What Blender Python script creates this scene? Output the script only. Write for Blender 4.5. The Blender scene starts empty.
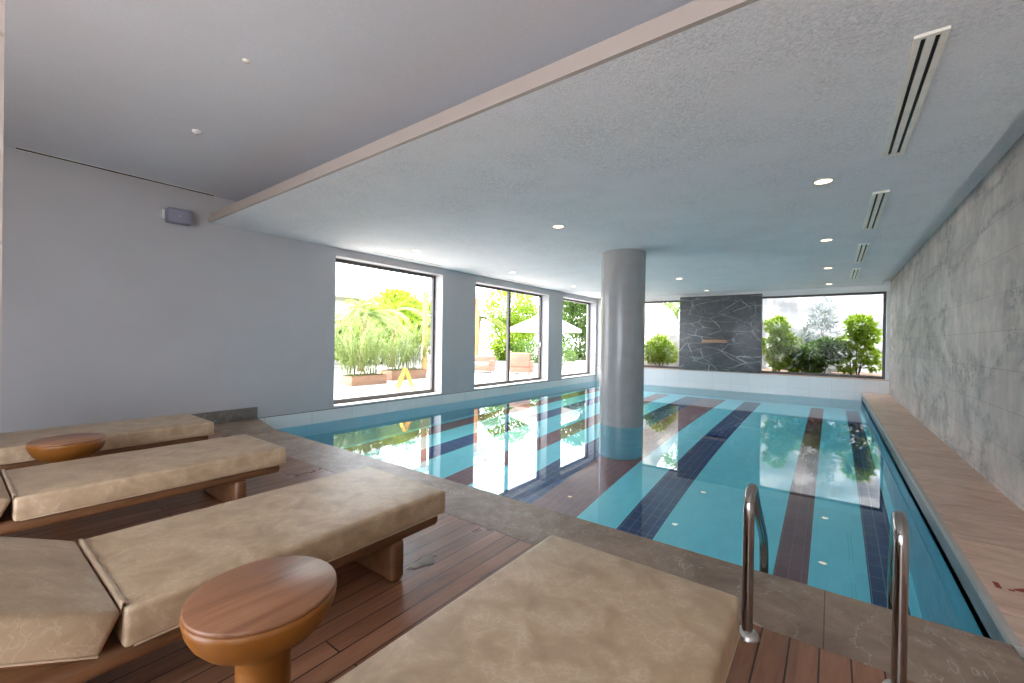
import bpy, bmesh, math, random
from mathutils import Vector, Matrix, Euler
from math import pi, sin, cos, radians as R_
random.seed(7)
sc = bpy.context.scene
COL = sc.collection

# ------------------------------------------------------------------ camera
cd = bpy.data.cameras.new('camera'); cam = bpy.data.objects.new('camera', cd); COL.objects.link(cam)
yaw, pit, rol = R_(36.854), R_(-0.171), R_(0.859)
Fv = Vector((-sin(yaw)*cos(pit), cos(yaw)*cos(pit), sin(pit)))
R0 = Vector((cos(yaw), sin(yaw), 0)); U0 = R0.cross(Fv)
Rv = R0*cos(rol)+U0*sin(rol); Uv = -R0*sin(rol)+U0*cos(rol)
m = Matrix((Rv, Uv, -Fv)).transposed().to_4x4(); m.translation = Vector((0, 0, 1.5))
cam.matrix_world = m
cd.sensor_fit = 'HORIZONTAL'; cd.sensor_width = 36; cd.lens = 427.32*36/1024
cd.clip_start = 0.02; cd.clip_end = 300
sc.camera = cam

# ------------------------------------------------------------------ world, sun, exposure
SKY = 10.0; SUN = 20.0
w = bpy.data.worlds.new('sky'); sc.world = w; w.use_nodes = True
bgn = w.node_tree.nodes['Background']; bgn.inputs[0].default_value = (0.87, 0.935, 1.06, 1); bgn.inputs[1].default_value = SKY
sd = bpy.data.lights.new('sun', 'SUN'); sd.energy = SUN; sd.angle = R_(1.5); sd.color = (1, 0.95, 0.86)
sun = bpy.data.objects.new('sun', sd); COL.objects.link(sun); sun.location = (-20, 5, 40)
sun.rotation_euler = Vector((0.44, 0.17, -0.88)).to_track_quat('-Z', 'Y').to_euler()
sc.view_settings.view_transform = 'Standard'; sc.view_settings.look = 'None'
sc.view_settings.exposure = 0.0; sc.view_settings.gamma = 1.0; sc.view_settings.use_curve_mapping = False
cy = sc.cycles
cy.max_bounces = 14; cy.diffuse_bounces = 7; cy.glossy_bounces = 5; cy.transmission_bounces = 8; cy.transparent_max_bounces = 24
cy.sample_clamp_indirect = 6.0; cy.use_denoising = True; cy.caustics_reflective = True; cy.caustics_refractive = True
cy.blur_glossy = 0.5

# ------------------------------------------------------------------ materials
def srgb(r, g, b):
    f = lambda c: (c/255/12.92 if c/255 <= 0.04045 else ((c/255+0.055)/1.055)**2.4)
    return (f(r), f(g), f(b), 1)
class NT:
    def __init__(s, name):
        s.m = bpy.data.materials.new(name); s.m.use_nodes = True; s.t = s.m.node_tree; s.t.nodes.clear()
        s.out = s.n('ShaderNodeOutputMaterial')
    def n(s, k, **kw):
        nd = s.t.nodes.new(k)
        for a, b in kw.items():
            if a.startswith('i_'):
                key = a[2:]; key = int(key) if key.isdigit() else key.replace('_', ' ')
                nd.inputs[key].default_value = b
            else: setattr(nd, a, b)
        return nd
    def l(s, a, b): s.t.links.new(a, b)
    def coord(s, scale=(1, 1, 1), rot=(0, 0, 0), kind='Object', loc=(0, 0, 0)):
        c = s.n('ShaderNodeTexCoord'); mp = s.n('ShaderNodeMapping')
        mp.inputs['Scale'].default_value = scale; mp.inputs['Rotation'].default_value = rot; mp.inputs['Location'].default_value = loc
        s.l(c.outputs[kind], mp.inputs[0]); return mp.outputs[0]
    def plane(s, axes, loc=(0, 0)):
        c = s.n('ShaderNodeTexCoord'); sp = s.n('ShaderNodeSeparateXYZ'); cb = s.n('ShaderNodeCombineXYZ'); s.l(c.outputs['Object'], sp.inputs[0])
        s.l(sp.outputs['XYZ'.index(axes[0])], cb.inputs[0]); s.l(sp.outputs['XYZ'.index(axes[1])], cb.inputs[1])
        mp = s.n('ShaderNodeMapping'); mp.inputs['Location'].default_value = (loc[0], loc[1], 0); s.l(cb.outputs[0], mp.inputs[0]); return mp.outputs[0]
    def noise(s, v, scale, detail=4, rough=0.55, dist=0):
        nd = s.n('ShaderNodeTexNoise', i_Scale=scale, i_Detail=detail, i_Roughness=rough, i_Distortion=dist); s.l(v, nd.inputs['Vector']); return nd.outputs['Fac']
    def ramp(s, f, stops, interp='LINEAR'):
        nd = s.n('ShaderNodeValToRGB'); cr = nd.color_ramp; cr.interpolation = interp
        while len(cr.elements) < len(stops): cr.elements.new(0.5)
        for e, (p, c) in zip(cr.elements, stops): e.position = p; e.color = c if len(c) == 4 else (*c, 1)
        s.l(f, nd.inputs[0]); return nd.outputs['Color']
    def mix(s, f, a, b, mode='MIX'):
        nd = s.n('ShaderNodeMix', data_type='RGBA', blend_type=mode)
        for sock, v in ((0, f), (6, a), (7, b)):
            if hasattr(v, 'is_output'): s.l(v, nd.inputs[sock])
            else: nd.inputs[sock].default_value = v
        return nd.outputs[2]
    def bump(s, h, strength=0.3, dist=0.01):
        nd = s.n('ShaderNodeBump', i_Strength=strength, i_Distance=dist); s.l(h, nd.inputs['Height']); return nd.outputs[0]
    def pbr(s, col, rough=0.5, metal=0, normal=None, spec=0.5, coat=0, **kw):
        p = s.n('ShaderNodeBsdfPrincipled')
        for k, v in (('Base Color', col), ('Roughness', rough), ('Metallic', metal), ('Specular IOR Level', spec), ('Coat Weight', coat)):
            if hasattr(v, 'is_output'): s.l(v, p.inputs[k])
            else: p.inputs[k].default_value = v
        for k, v in kw.items(): p.inputs[k.replace('_', ' ')].default_value = v
        if normal is not None: s.l(normal, p.inputs['Normal'])
        s.l(p.outputs[0], s.out.inputs[0]); return s.m
K = (0, 0, 0, 1); W = (1, 1, 1, 1)
def flat(name, c, rough=0.5, metal=0, spec=0.5, var=0.08, sc_=6):
    t = NT(name); v = t.coord(); n = t.noise(v, sc_, 4)
    dk = tuple(x*(1-var) for x in c[:3])+(1,); lt = tuple(min(1, x*(1+var)) for x in c[:3])+(1,)
    return t.pbr(t.ramp(n, [(0.3, dk), (0.7, lt)]), rough, metal, spec=spec)

M = {}
# painted plaster, stucco ceilings
t = NT('wall_paint'); v = t.coord(); M['wall'] = t.pbr(t.ramp(t.noise(v, 1.3), [(0.3, (0.46, 0.455, 0.465)), (0.7, (0.49, 0.485, 0.495))]), 0.55, normal=t.bump(t.noise(v, 160, 3), 0.06, 0.002))
def stucco(name, a, b, bs):
    t = NT(name); v = t.coord(); n1 = t.noise(v, 46, 6, 0.7, 0.6); n2 = t.noise(v, 1.6, 3)
    c = t.mix(t.ramp(n1, [(0.35, K), (0.62, W)]), a, b); c = t.mix(t.ramp(n2, [(0.35, K), (0.7, W)]), c, tuple(x*0.93 for x in b[:3])+(1,))
    return t.pbr(c, 0.8, spec=0.2, normal=t.bump(n1, bs, 0.012))
M['ceil'] = stucco('ceiling_stucco', (0.64, 0.65, 0.66, 1), (0.92, 0.92, 0.94, 1), 0.8)
M['ceil_hi'] = stucco('ceiling_smooth', (0.64, 0.67, 0.72, 1), (0.70, 0.73, 0.78, 1), 0.2)
M['beam'] = flat('beam_paint', (0.45, 0.39, 0.35, 1), 0.6, var=0.02)
M['white'] = flat('white_paint', (0.78, 0.78, 0.77, 1), 0.5, var=0.02)
# column, glossy small mosaic
t = NT('column_white'); v = t.coord(); M['column'] = t.pbr(t.ramp(t.noise(v, 3), [(0.3, (0.36, 0.35, 0.34)), (0.7, (0.40, 0.39, 0.38))]), 0.22, normal=t.bump(t.noise(v, 60, 2), 0.08, 0.004))
def brick(t, vec, w_, h_, mortar, off=0.0, c1=W, c2=W, mc=K, smooth=0.1):
    b = t.n('ShaderNodeTexBrick', offset=off, squash=1.0)
    b.inputs['Scale'].default_value = 1; b.inputs['Brick Width'].default_value = w_; b.inputs['Row Height'].default_value = h_
    b.inputs['Mortar Size'].default_value = mortar; b.inputs['Mortar Smooth'].default_value = smooth; b.inputs['Bias'].default_value = 0
    b.inputs['Color1'].default_value = c1; b.inputs['Color2'].default_value = c2; b.inputs['Mortar'].default_value = mc
    t.l(vec, b.inputs['Vector']); return b
def tile(name, c, grout, tw, th, mort=0.004, axes='XY', var=0.12, rough=0.25):
    t = NT(name); v = t.plane(axes)
    c1 = tuple(x*(1-var) for x in c[:3])+(1,); c2 = tuple(min(1, x*(1+var)) for x in c[:3])+(1,)
    b = brick(t, v, tw, th, mort, 0, c1, c2, grout)
    return t.pbr(b.outputs['Color'], rough)
GR = (0.22, 0.30, 0.40, 1)
M['t_cyan'] = tile('tile_cyan', (0.28, 0.90, 1.0, 1), (0.25, 0.86, 0.97, 1), 0.128, 0.26, 0.002, var=0.03)
M['t_navy'] = tile('tile_navy', (0.012, 0.045, 0.16, 1), GR, 0.128, 0.26, 0.003)
M['t_brown'] = tile('tile_brown', (0.26, 0.085, 0.09, 1), (0.34, 0.20, 0.20, 1), 0.128, 0.26, 0.003)
M['t_wall'] = tile('tile_pool_side_blue', (0.14, 0.60, 0.76, 1), (0.12, 0.52, 0.68, 1), 0.26, 0.13, 0.003, axes='YZ', var=0.05)
M['t_wallx'] = tile('tile_pool_end_blue', (0.26, 0.68, 0.78, 1), (0.22, 0.60, 0.70, 1), 0.26, 0.13, 0.003, axes='XZ', var=0.05)
M['t_white'] = tile('tile_white_band', (0.76, 0.77, 0.77, 1), (0.50, 0.51, 0.51, 1), 0.9, 0.6, 0.004, axes='YZ', var=0.02)
M['t_whitex'] = tile('tile_white_parapet', (0.82, 0.82, 0.81, 1), (0.62, 0.62, 0.62, 1), 0.6, 1.0, 0.003, axes='XZ', var=0.02)
# stone
def stone(name, a, b, c, bw, bh, rot=(0, 0, 0), off=0.5, rough=0.38, streak=(1, 1, 1), vein=0.5, veincol=(0.62, 0.55, 0.48, 1), loc=(0, 0, 0), mort=0.003):
    t = NT(name); v = t.coord(); v2 = t.coord(scale=streak)
    n1 = t.noise(v2, 2.2, 8, 0.62, 1.2); n2 = t.noise(v2, 9, 6, 0.7, 0.4)
    col = t.ramp(n1, [(0.3, a), (0.5, b), (0.72, c)])
    col = t.mix(t.ramp(n2, [(0.35, K), (0.75, (0.5, 0.5, 0.5, 1))]), col, tuple(x*0.62 for x in b[:3])+(1,))
    n3 = t.noise(v2, 1.7, 5, 0.6, 2.2)
    mth = t.n('ShaderNodeMath', operation='SUBTRACT'); t.l(n3, mth.inputs[0]); mth.inputs[1].default_value = 0.5
    ab = t.n('ShaderNodeMath', operation='ABSOLUTE'); t.l(mth.outputs[0], ab.inputs[0])
    vm = t.ramp(ab.outputs[0], [(0.0, (vein,)*3+(1,)), (0.008, K)])
    col = t.mix(vm, col, veincol)
    bk = brick(t, t.coord(rot=rot, loc=loc), bw, bh, mort, off, W, (0.86, 0.86, 0.86, 1), (0.42, 0.38, 0.34, 1))
    col = t.mix(1.0, col, bk.outputs['Color'], 'MULTIPLY')
    return t.pbr(col, t.ramp(n2, [(0.2, (rough-0.12,)*3), (0.8, (rough+0.14,)*3)]), normal=t.bump(n2, 0.12, 0.004))
M['coping'] = stone('coping_stone', (0.18, 0.122, 0.085, 1), (0.30, 0.212, 0.152, 1), (0.42, 0.305, 0.225, 1), 3.55, 6.0, loc=(1.79, 0, 0), rough=0.47)
M['coping_r'] = stone('coping_sandstone', (0.55, 0.33, 0.23, 1), (0.74, 0.49, 0.36, 1), (0.86, 0.63, 0.50, 1), 8.0, 1.2, rough=0.42, streak=(0.8, 1.8, 1), vein=0.35, veincol=(0.62, 0.50, 0.42, 1))
M['edge'] = flat('pale_edge_stone', (0.42, 0.39, 0.35, 1), 0.45)
M['dark_edge'] = flat('dark_gutter_stone', (0.13, 0.125, 0.125, 1), 0.3)  # even dark grey for the faces under the coping slab
M['skirt'] = stone('skirting_stone', (0.15, 0.14, 0.125, 1), (0.21, 0.195, 0.175, 1), (0.27, 0.25, 0.23, 1), 9, 9, rot=(pi/2, 0, 0))
# marble slab
t = NT('grey_marble'); v = t.coord(rot=(0.3, 0.6, 0.2)); n = t.noise(v, 2.4, 8, 0.65, 1.0)
base = t.ramp(n, [(0.25, (0.06, 0.06, 0.062)), (0.5, (0.095, 0.096, 0.10)), (0.8, (0.15, 0.15, 0.152))])
mo = t.n('ShaderNodeTexNoise', i_Scale=1.3, i_Detail=5); t.l(t.coord(), mo.inputs['Vector'])
for k, (sc2, rot_, st_) in enumerate(((0.75, (0, 0.55, 0), (1.0, 1, 2.2)), (0.9, (0, -0.45, 0), (1.0, 1, 2.6)), (2.6, (0, 0.2, 0), (1, 1, 1.8)))):
    vv = t.mix(0.30 if k < 2 else 0.15, t.coord(rot=rot_, scale=st_), mo.outputs['Color'], 'ADD')
    vo = t.n('ShaderNodeTexVoronoi', feature='DISTANCE_TO_EDGE', i_Scale=sc2); t.l(vv, vo.inputs['Vector'])
    ln_ = t.ramp(vo.outputs['Distance'], [(0.0, W), (0.022 if k < 2 else 0.03, K)])
    mk = t.ramp(t.noise(t.coord(loc=(k*3, 0, 0)), 1.6, 3), [(0.42, K), (0.6, (0.75, 0.75, 0.75, 1) if k < 2 else (0.3, 0.3, 0.3, 1))])
    base = t.mix(t.mix(1.0, ln_, mk, 'MULTIPLY'), base, (0.55, 0.55, 0.54, 1))
M['marble'] = t.pbr(base, 0.3)
# right wall: pale limestone panels with dark pitted veins
t = NT('limestone_wall'); v = t.coord(); n = t.noise(t.coord(scale=(1, 1, 0.8)), 0.9, 7, 0.6, 0.7)
col = t.ramp(n, [(0.28, (0.46, 0.40, 0.365)), (0.5, (0.64, 0.56, 0.505)), (0.75, (0.76, 0.67, 0.61))])
col = t.mix(t.ramp(t.noise(t.coord(scale=(6, 6, 0.7)), 2.5, 4), [(0.5, K), (0.8, (0.4, 0.4, 0.4))]), col, (0.36, 0.355, 0.35, 1))
a = t.noise(t.coord(rot=(0.6, 0, 0), scale=(1, 0.55, 1.3)), 0.55, 5, 0.55, 0.7)
s1 = t.n('ShaderNodeMath', operation='SUBTRACT'); t.l(a, s1.inputs[0]); s1.inputs[1].default_value = 0.52
s2 = t.n('ShaderNodeMath', operation='ABSOLUTE'); t.l(s1.outputs[0], s2.inputs[0])
band = t.ramp(s2.outputs[0], [(0.0, W), (0.035, K)])
col = t.mix(t.ramp(t.noise(v, 3.2, 7, 0.72, 0.5), [(0.42, K), (0.68, (0.55, 0.55, 0.55, 1))]), col, (0.33, 0.32, 0.305, 1))
pits = t.ramp(t.noise(v, 15, 7, 0.8, 0.9), [(0.50, K), (0.60, W)])
col = t.mix(t.mix(1.0, band, pits, 'MULTIPLY'), col, (0.13, 0.13, 0.13, 1))
col = t.mix(t.mix(1.0, t.ramp(s2.outputs[0], [(0.0, (0.8,)*3), (0.075, K)]), t.ramp(t.noise(v, 4, 4), [(0.35, K), (0.7, W)]), 'MULTIPLY'), col, (0.27, 0.25, 0.235, 1))
bk = brick(t, t.plane('YZ', (1.1, -0.055)), 2.0, 0.405, 0.006, 0.5, W, (0.91, 0.91, 0.91, 1), (0.72, 0.70, 0.685, 1), 0.6)
bk.offset_frequency = 3
col = t.mix(1.0, col, bk.outputs['Color'], 'MULTIPLY')
M['limestone'] = t.pbr(col, 0.6, normal=t.bump(t.noise(v, 30, 5, 0.7), 0.25, 0.006))
# woods
def wood(name, a, b, c, axis='Y', scale=9, rough=0.45, plank=None, coat=0.0):
    t = NT(name)
    st = {'X': (0.12, 1, 1), 'Y': (1, 0.12, 1), 'Z': (1, 1, 0.12)}[axis]
    v = t.coord(scale=st); n1 = t.noise(v, scale, 7, 0.65, 1.4); n2 = t.noise(v, scale*7, 3)
    col = t.ramp(n1, [(0.28, a), (0.52, b), (0.78, c)])
    col = t.mix(t.ramp(n2, [(0.45, K), (0.8, (0.35, 0.35, 0.35, 1))]), col, a)
    nb = n1
    if plank:
        bk = brick(t, t.coord(rot=(0, 0, pi/2), loc=(0, 0.03, 0)), 3.1, plank, 0.0045, 0.37, W, (0.72, 0.70, 0.68, 1), (0.10, 0.08, 0.07, 1), 0.2)
        col = t.mix(1.0, col, bk.outputs['Color'], 'MULTIPLY')
        wn = t.noise(t.coord(), 1.6, 5)
        rg = t.ramp(wn, [(0.35, (rough-0.16,)*3), (0.7, (rough+0.1,)*3)])
        nrm = t.bump(bk.outputs['Color'], 0.5, 0.004)
        return t.pbr(col, rg, normal=nrm)
    return t.pbr(col, rough, normal=t.bump(nb, 0.06, 0.002), coat=coat)
M['deck'] = wood('deck_planks', srgb(116, 78, 56), srgb(160, 112, 84), srgb(186, 138, 106), 'Y', 6, 0.42, plank=0.122)
M['teak'] = wood('lounger_teak', srgb(82, 54, 34), srgb(110, 74, 46), srgb(132, 92, 60), 'Y', 9, 0.4)
M['table_top'] = wood('table_top_wood', srgb(118, 76, 50), srgb(154, 106, 74), srgb(174, 128, 94), 'Y', 7, 0.4)
t = NT('table_lacquer'); v = t.coord(scale=(1, 1, 0.3)); M['lacquer'] = t.pbr(t.ramp(t.noise(v, 5), [(0.3, srgb(140, 86, 32)), (0.7, srgb(158, 100, 40))]), 0.38)
# leather
t = NT('beige_leather'); v = t.coord()
dn = t.n('ShaderNodeTexNoise', i_Scale=9, i_Detail=4); t.l(v, dn.inputs['Vector'])
va = t.mix(0.22, v, dn.outputs['Color'], 'ADD')
vo = t.n('ShaderNodeTexVoronoi', feature='DISTANCE_TO_EDGE', i_Scale=17); t.l(va, vo.inputs['Vector'])
n1 = t.noise(v, 6, 6, 0.6, 0.5); n2 = t.noise(v, 26, 4, 0.6, 1)
col = t.ramp(n1, [(0.28, srgb(154, 129, 101)), (0.5, srgb(175, 150, 120)), (0.74, srgb(190, 166, 137))])
crease = t.ramp(vo.outputs['Distance'], [(0.0, W), (0.09, K)])
col = t.mix(t.mix(1.0, crease, t.ramp(n1, [(0.44, K), (0.60, (0.42, 0.42, 0.42, 1))]), 'MULTIPLY'), col, srgb(208, 188, 160))
hm = t.mix(0.5, n2, crease)
M['leather'] = t.pbr(col, 0.42, normal=t.bump(hm, 0.14, 0.006))
M['piping'] = flat('leather_piping', srgb(186, 162, 134), 0.45)
# metals, small stuff
M['steel'] = NT('polished_steel'); M['steel'] = M['steel'].pbr((0.36, 0.345, 0.325, 1), 0.14, 1.0)
M['steel_b'] = flat('brushed_steel', (0.62, 0.60, 0.56, 1), 0.3, 1.0)
M['frame'] = flat('bronze_frame', (0.085, 0.075, 0.068, 1), 0.4)
M['black'] = flat('dark_slot', (0.012, 0.013, 0.014, 1), 0.7)
M['vent'] = flat('vent_metal', (0.88, 0.85, 0.76, 1), 0.45)
M['grey_plastic'] = flat('grey_plastic', (0.26, 0.26, 0.33, 1), 0.4)
t = NT('lamp_lens'); e = t.n('ShaderNodeEmission', i_Strength=7.0); e.inputs[0].default_value = (1, 0.70, 0.42, 1); t.l(e.outputs[0], t.out.inputs[0]); M['lens'] = t.m
M['lens_off'] = flat('clear_lens', (0.6, 0.6, 0.6, 1), 0.2)
# window glass: thin sheet
t = NT('window_glass'); fr = t.n('ShaderNodeFresnel', i_IOR=1.18); tr = t.n('ShaderNodeBsdfTransparent'); tr.inputs[0].default_value = (0.96, 0.96, 0.96, 1)
gl = t.n('ShaderNodeBsdfGlossy', i_Roughness=0.0); mx = t.n('ShaderNodeMixShader'); t.l(fr.outputs[0], mx.inputs[0]); t.l(tr.outputs[0], mx.inputs[1]); t.l(gl.outputs[0], mx.inputs[2]); t.l(mx.outputs[0], t.out.inputs[0]); M['glass'] = t.m
# water
t = NT('pool_water'); g = t.n('ShaderNodeBsdfGlass', i_Roughness=0.0, i_IOR=1.333); g.inputs[0].default_value = (0.97, 1.0, 1.0, 1)
v = t.coord(); h = t.noise(v, 1.1, 1, 0.3); bp = t.bump(h, 0.01, 0.002); t.l(bp, g.inputs['Normal']); t.l(g.outputs[0], t.out.inputs[0]); M['water'] = t.m
t = NT('puddle_water'); M['puddle'] = t.pbr((0.10, 0.07, 0.05, 1), 0.03, spec=0.9)
M['red'] = flat('red_paint', (0.30, 0.035, 0.03, 1), 0.6)
# outdoors
M['paving'] = stone('terrace_paving', (0.46, 0.42, 0.39, 1), (0.54, 0.50, 0.465, 1), (0.62, 0.58, 0.54, 1), 0.8, 0.8, rough=0.7)
M['yellow'] = flat('yellow_plastic', (0.82, 0.46, 0.02, 1), 0.4)
M['post'] = flat('orange_timber', (0.50, 0.20, 0.07, 1), 0.6)
M['spout'] = flat('copper_spout', (0.55, 0.33, 0.22, 1), 0.5)
M['planter'] = flat('weathered_planter', (0.30, 0.17, 0.10, 1), 0.7)
M['stucco_out'] = flat('outdoor_plaster', (0.74, 0.71, 0.67, 1), 0.8)
t = NT('rough_plaster'); v = t.coord(); n = t.noise(v, 1.1, 8, 0.7, 0.8); M['gwall'] = t.pbr(t.ramp(n, [(0.3, (0.19, 0.19, 0.18)), (0.5, (0.27, 0.267, 0.255)), (0.75, (0.36, 0.355, 0.345))]), 0.85, normal=t.bump(n, 0.6, 0.06))
M['rooftile'] = flat('roof_tiles', (0.33, 0.24, 0.24, 1), 0.8)
M['canvas'] = flat('parasol_canvas', (0.8, 0.78, 0.74, 1), 0.8)
M['wicker'] = flat('woven_wicker', (0.30, 0.16, 0.11, 1), 0.7)
M['cushion'] = flat('cream_cushion', (0.42, 0.36, 0.31, 1), 0.8)
M['soil'] = flat('garden_soil', (0.10, 0.065, 0.04, 1), 0.9)
M['bark'] = flat('bark', (0.15, 0.085, 0.045, 1), 0.9)
t = NT('garden_rock'); v = t.coord(); n = t.noise(v, 2.2, 9, 0.72, 1.0)
M['rock'] = t.pbr(t.ramp(n, [(0.3, (0.20, 0.185, 0.155)), (0.5, (0.42, 0.40, 0.36)), (0.7, (0.62, 0.60, 0.56))]), 0.85, normal=t.bump(n, 0.8, 0.08))
def leafmat(name, a, b, tr=0.4):
    t = NT(name); v = t.coord(); n = t.noise(v, 9, 2)
    col = t.ramp(n, [(0.3, a), (0.7, b)])
    p = t.n('ShaderNodeBsdfPrincipled', i_Roughness=0.5); t.l(col, p.inputs['Base Color'])
    tl = t.n('ShaderNodeBsdfTranslucent'); t.l(col, tl.inputs[0]); mx = t.n('ShaderNodeMixShader', i_0=tr)
    t.l(p.outputs[0], mx.inputs[1]); t.l(tl.outputs[0], mx.inputs[2]); t.l(mx.outputs[0], t.out.inputs[0]); return t.m
M['leaf_bright'] = leafmat('leaf_bright', (0.16, 0.26, 0.012, 1), (0.34, 0.46, 0.03, 1))
M['leaf_mid'] = leafmat('leaf_mid', (0.05, 0.11, 0.012, 1), (0.12, 0.21, 0.025, 1))
M['leaf_pale'] = leafmat('leaf_pale', (0.17, 0.24, 0.06, 1), (0.28, 0.35, 0.11, 1))
M['leaf_shadow_grey'] = leafmat('leaf_shadow_grey', (0.13, 0.16, 0.15, 1), (0.24, 0.28, 0.26, 1), 0.2)  # grey of the tree shadow on the garden wall, put into leaf colour
M['leaf_yellow'] = leafmat('leaf_yellow', (0.12, 0.15, 0.02, 1), (0.22, 0.24, 0.04, 1))

# ------------------------------------------------------------------ mesh helpers
class MB:
    def __init__(s): s.v = []; s.f = []; s.mi = []; s.sm = []
    def add(s, vs, fs, mi=0, smooth=False):
        o = len(s.v); s.v += [tuple(p) for p in vs]
        for f in fs: s.f.append([i+o for i in f]); s.mi.append(mi); s.sm.append(smooth)
    def box(s, x0, x1, y0, y1, z0, z1, mi=0):
        P = [(x0, y0, z0), (x1, y0, z0), (x1, y1, z0), (x0, y1, z0), (x0, y0, z1), (x1, y0, z1), (x1, y1, z1), (x0, y1, z1)]
        F = [(3, 2, 1, 0), (4, 5, 6, 7), (0, 1, 5, 4), (1, 2, 6, 5), (2, 3, 7, 6), (3, 0, 4, 7)]
        s.add(P, F, mi)
    def quad(s, a, b, c, d, mi=0): s.add([a, b, c, d], [(0, 1, 2, 3)], mi)
    def tube(s, pts, r, n=12, mi=0, cap=True):
        pts = [Vector(p) for p in pts]; rs = r if isinstance(r, (list, tuple)) else [r]*len(pts)
        rings = []; up = None
        for i, p in enumerate(pts):
            d = (pts[min(i+1, len(pts)-1)]-pts[max(i-1, 0)]).normalized()
            if up is None: up = Vector((1, 0, 0)) if abs(d.x) < 0.9 else Vector((0, 1, 0))
            a = (up-d*up.dot(d)).normalized(); b = d.cross(a); up = a
            rings.append([p+(a*cos(2*pi*k/n)+b*sin(2*pi*k/n))*rs[i] for k in range(n)])
        vs = [q for rg in rings for q in rg]; fs = []
        for i in range(len(pts)-1):
            for k in range(n): fs.append((i*n+k, i*n+(k+1) % n, (i+1)*n+(k+1) % n, (i+1)*n+k))
        s.add(vs, fs, mi, True)
        if cap: s.add(rings[0], [tuple(reversed(range(n)))], mi); s.add(rings[-1], [tuple(range(n))], mi)
    def lathe(s, prof, c=(0, 0, 0), n=48, mi=0):
        vs = []; fs = []
        for (r, z) in prof:
            for k in range(n): vs.append((c[0]+r*cos(2*pi*k/n), c[1]+r*sin(2*pi*k/n), c[2]+z))
        for i in range(len(prof)-1):
            for k in range(n): fs.append((i*n+k, i*n+(k+1) % n, (i+1)*n+(k+1) % n, (i+1)*n+k))
        s.add(vs, fs, mi, True)
    def build(s, name, mats, parent=None, bevel=0, seg=3, autosm=False):
        me = bpy.data.meshes.new(name); me.from_pydata(s.v, [], s.f)
        for mm in (mats if isinstance(mats, (list, tuple)) else [mats]): me.materials.append(mm)
        me.polygons.foreach_set('material_index', s.mi); me.polygons.foreach_set('use_smooth', s.sm); me.update()
        if bevel:
            bm = bmesh.new(); bm.from_mesh(me); bmesh.ops.remove_doubles(bm, verts=bm.verts, dist=1e-5)
            bmesh.ops.recalc_face_normals(bm, faces=bm.faces)
            bmesh.ops.bevel(bm, geom=[e for e in bm.edges if e.calc_face_angle(0) > 0.5], offset=bevel, segments=seg, affect='EDGES', profile=0.5)
            for f in bm.faces: f.smooth = True
            bm.to_mesh(me); bm.free()
            me.set_sharp_from_angle(angle=R_(40))
        o = bpy.data.objects.new(name, me); COL.objects.link(o)
        if parent: o.parent = parent
        return o
def tag(o, label, cat=None, group=None, kind=None):
    o['label'] = label
    if cat: o['category'] = cat
    if group: o['group'] = group
    if kind: o['kind'] = kind
    return o
def thing(name, label, cat, loc=(0, 0, 0), rz=0, group=None):
    o = bpy.data.objects.new(name, None); o.empty_display_size = 0.1; COL.objects.link(o); o.location = loc; o.rotation_euler = (0, 0, rz)
    return tag(o, label, cat, group)
def struct(mb, name, mat, label, cat='building', **kw): return tag(mb.build(name, mat, **kw), label, cat, kind='structure')
def dup(root, loc, label, rz=None):
    r = root.copy(); COL.objects.link(r); r.location = loc; r['label'] = label
    if rz is not None: r.rotation_euler = (0, 0, rz)
    for ch in list(root.children):
        c = ch.copy(); COL.objects.link(c); c.parent = r
        for g in list(ch.children):
            d = g.copy(); COL.objects.link(d); d.parent = c
    return r

# ------------------------------------------------------------------ dimensions
XL, XR = -8.4, 1.42          # side walls
XC = 0.75                    # pool's right edge
Y0, YC, YW = 3.245, 2.615, 17.5   # pool near edge, wood deck edge, far parapet
ZC, ZH, ZK = 3.4, 3.86, 3.53
ZWAT, ZF = -0.25, -2.6
YB = -2.6                    # rear wall
# ------------------------------------------------------------------ shell
def wall_with_holes(mb, axis, pos, th, a0, a1, z0, z1, holes, mi=0):
    """wall slab along axis ('Y': plane x=pos..pos+th), holes (a,b,za,zb)"""
    def bx(a, b, za, zb):
        if b-a < 1e-4 or zb-za < 1e-4: return
        if axis == 'Y': mb.box(min(pos, pos+th), max(pos, pos+th), a, b, za, zb, mi)
        else: mb.box(a, b, min(pos, pos+th), max(pos, pos+th), za, zb, mi)
    cur = a0
    for (a, b, za, zb) in sorted(holes):
        bx(cur, a, z0, z1); bx(a, b, z0, za); bx(a, b, zb, z1); cur = b
    bx(cur, a1, z0, z1)
WL = [(4.97, 8.07, 0.045, 3.23), (9.40, 13.45, 0.045, 3.20), (14.47, 17.38, 0.045, 3.22)]
mb = MB(); wall_with_holes(mb, 'Y', XL, -0.45, YB-0.3, 18.1, 0.0, 4.1, WL)
struct(mb, 'wall_left', M['wall'], 'plain pale grey painted wall with three window openings', 'wall')
mb = MB(); mb.box(XL-0.004, XL+0.004, 3.46, YW, -0.005, 0.004)
struct(mb, 'trim_1', M['black'], 'thin dark shadow groove along the foot of the left wall', 'trim')
mb = MB(); mb.box(XL-0.45, XL, 3.0, 18.1, ZWAT-0.03, 0.0)
struct(mb, 'trim_2', M['t_white'], 'white tile band between the left wall and the water', 'trim')
mb = MB(); mb.box(XR, XR+0.3, YB-0.3, 18.1, -0.3, 4.1)
struct(mb, 'wall_right', M['limestone'], 'pale limestone panel wall with dark pitted veins', 'wall')
RH = [(-4.2, 0.9, 0.0, 3.1)]  # opening added behind the camera to let sky light into the lounge zone
mb = MB(); wall_with_holes(mb, 'X', YB, -0.3, XL, XR, 0.0, 4.1, RH)
struct(mb, 'wall_rear', M['wall'], 'unseen plain wall behind the loungers with a wide opening added for light', 'wall')
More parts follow.
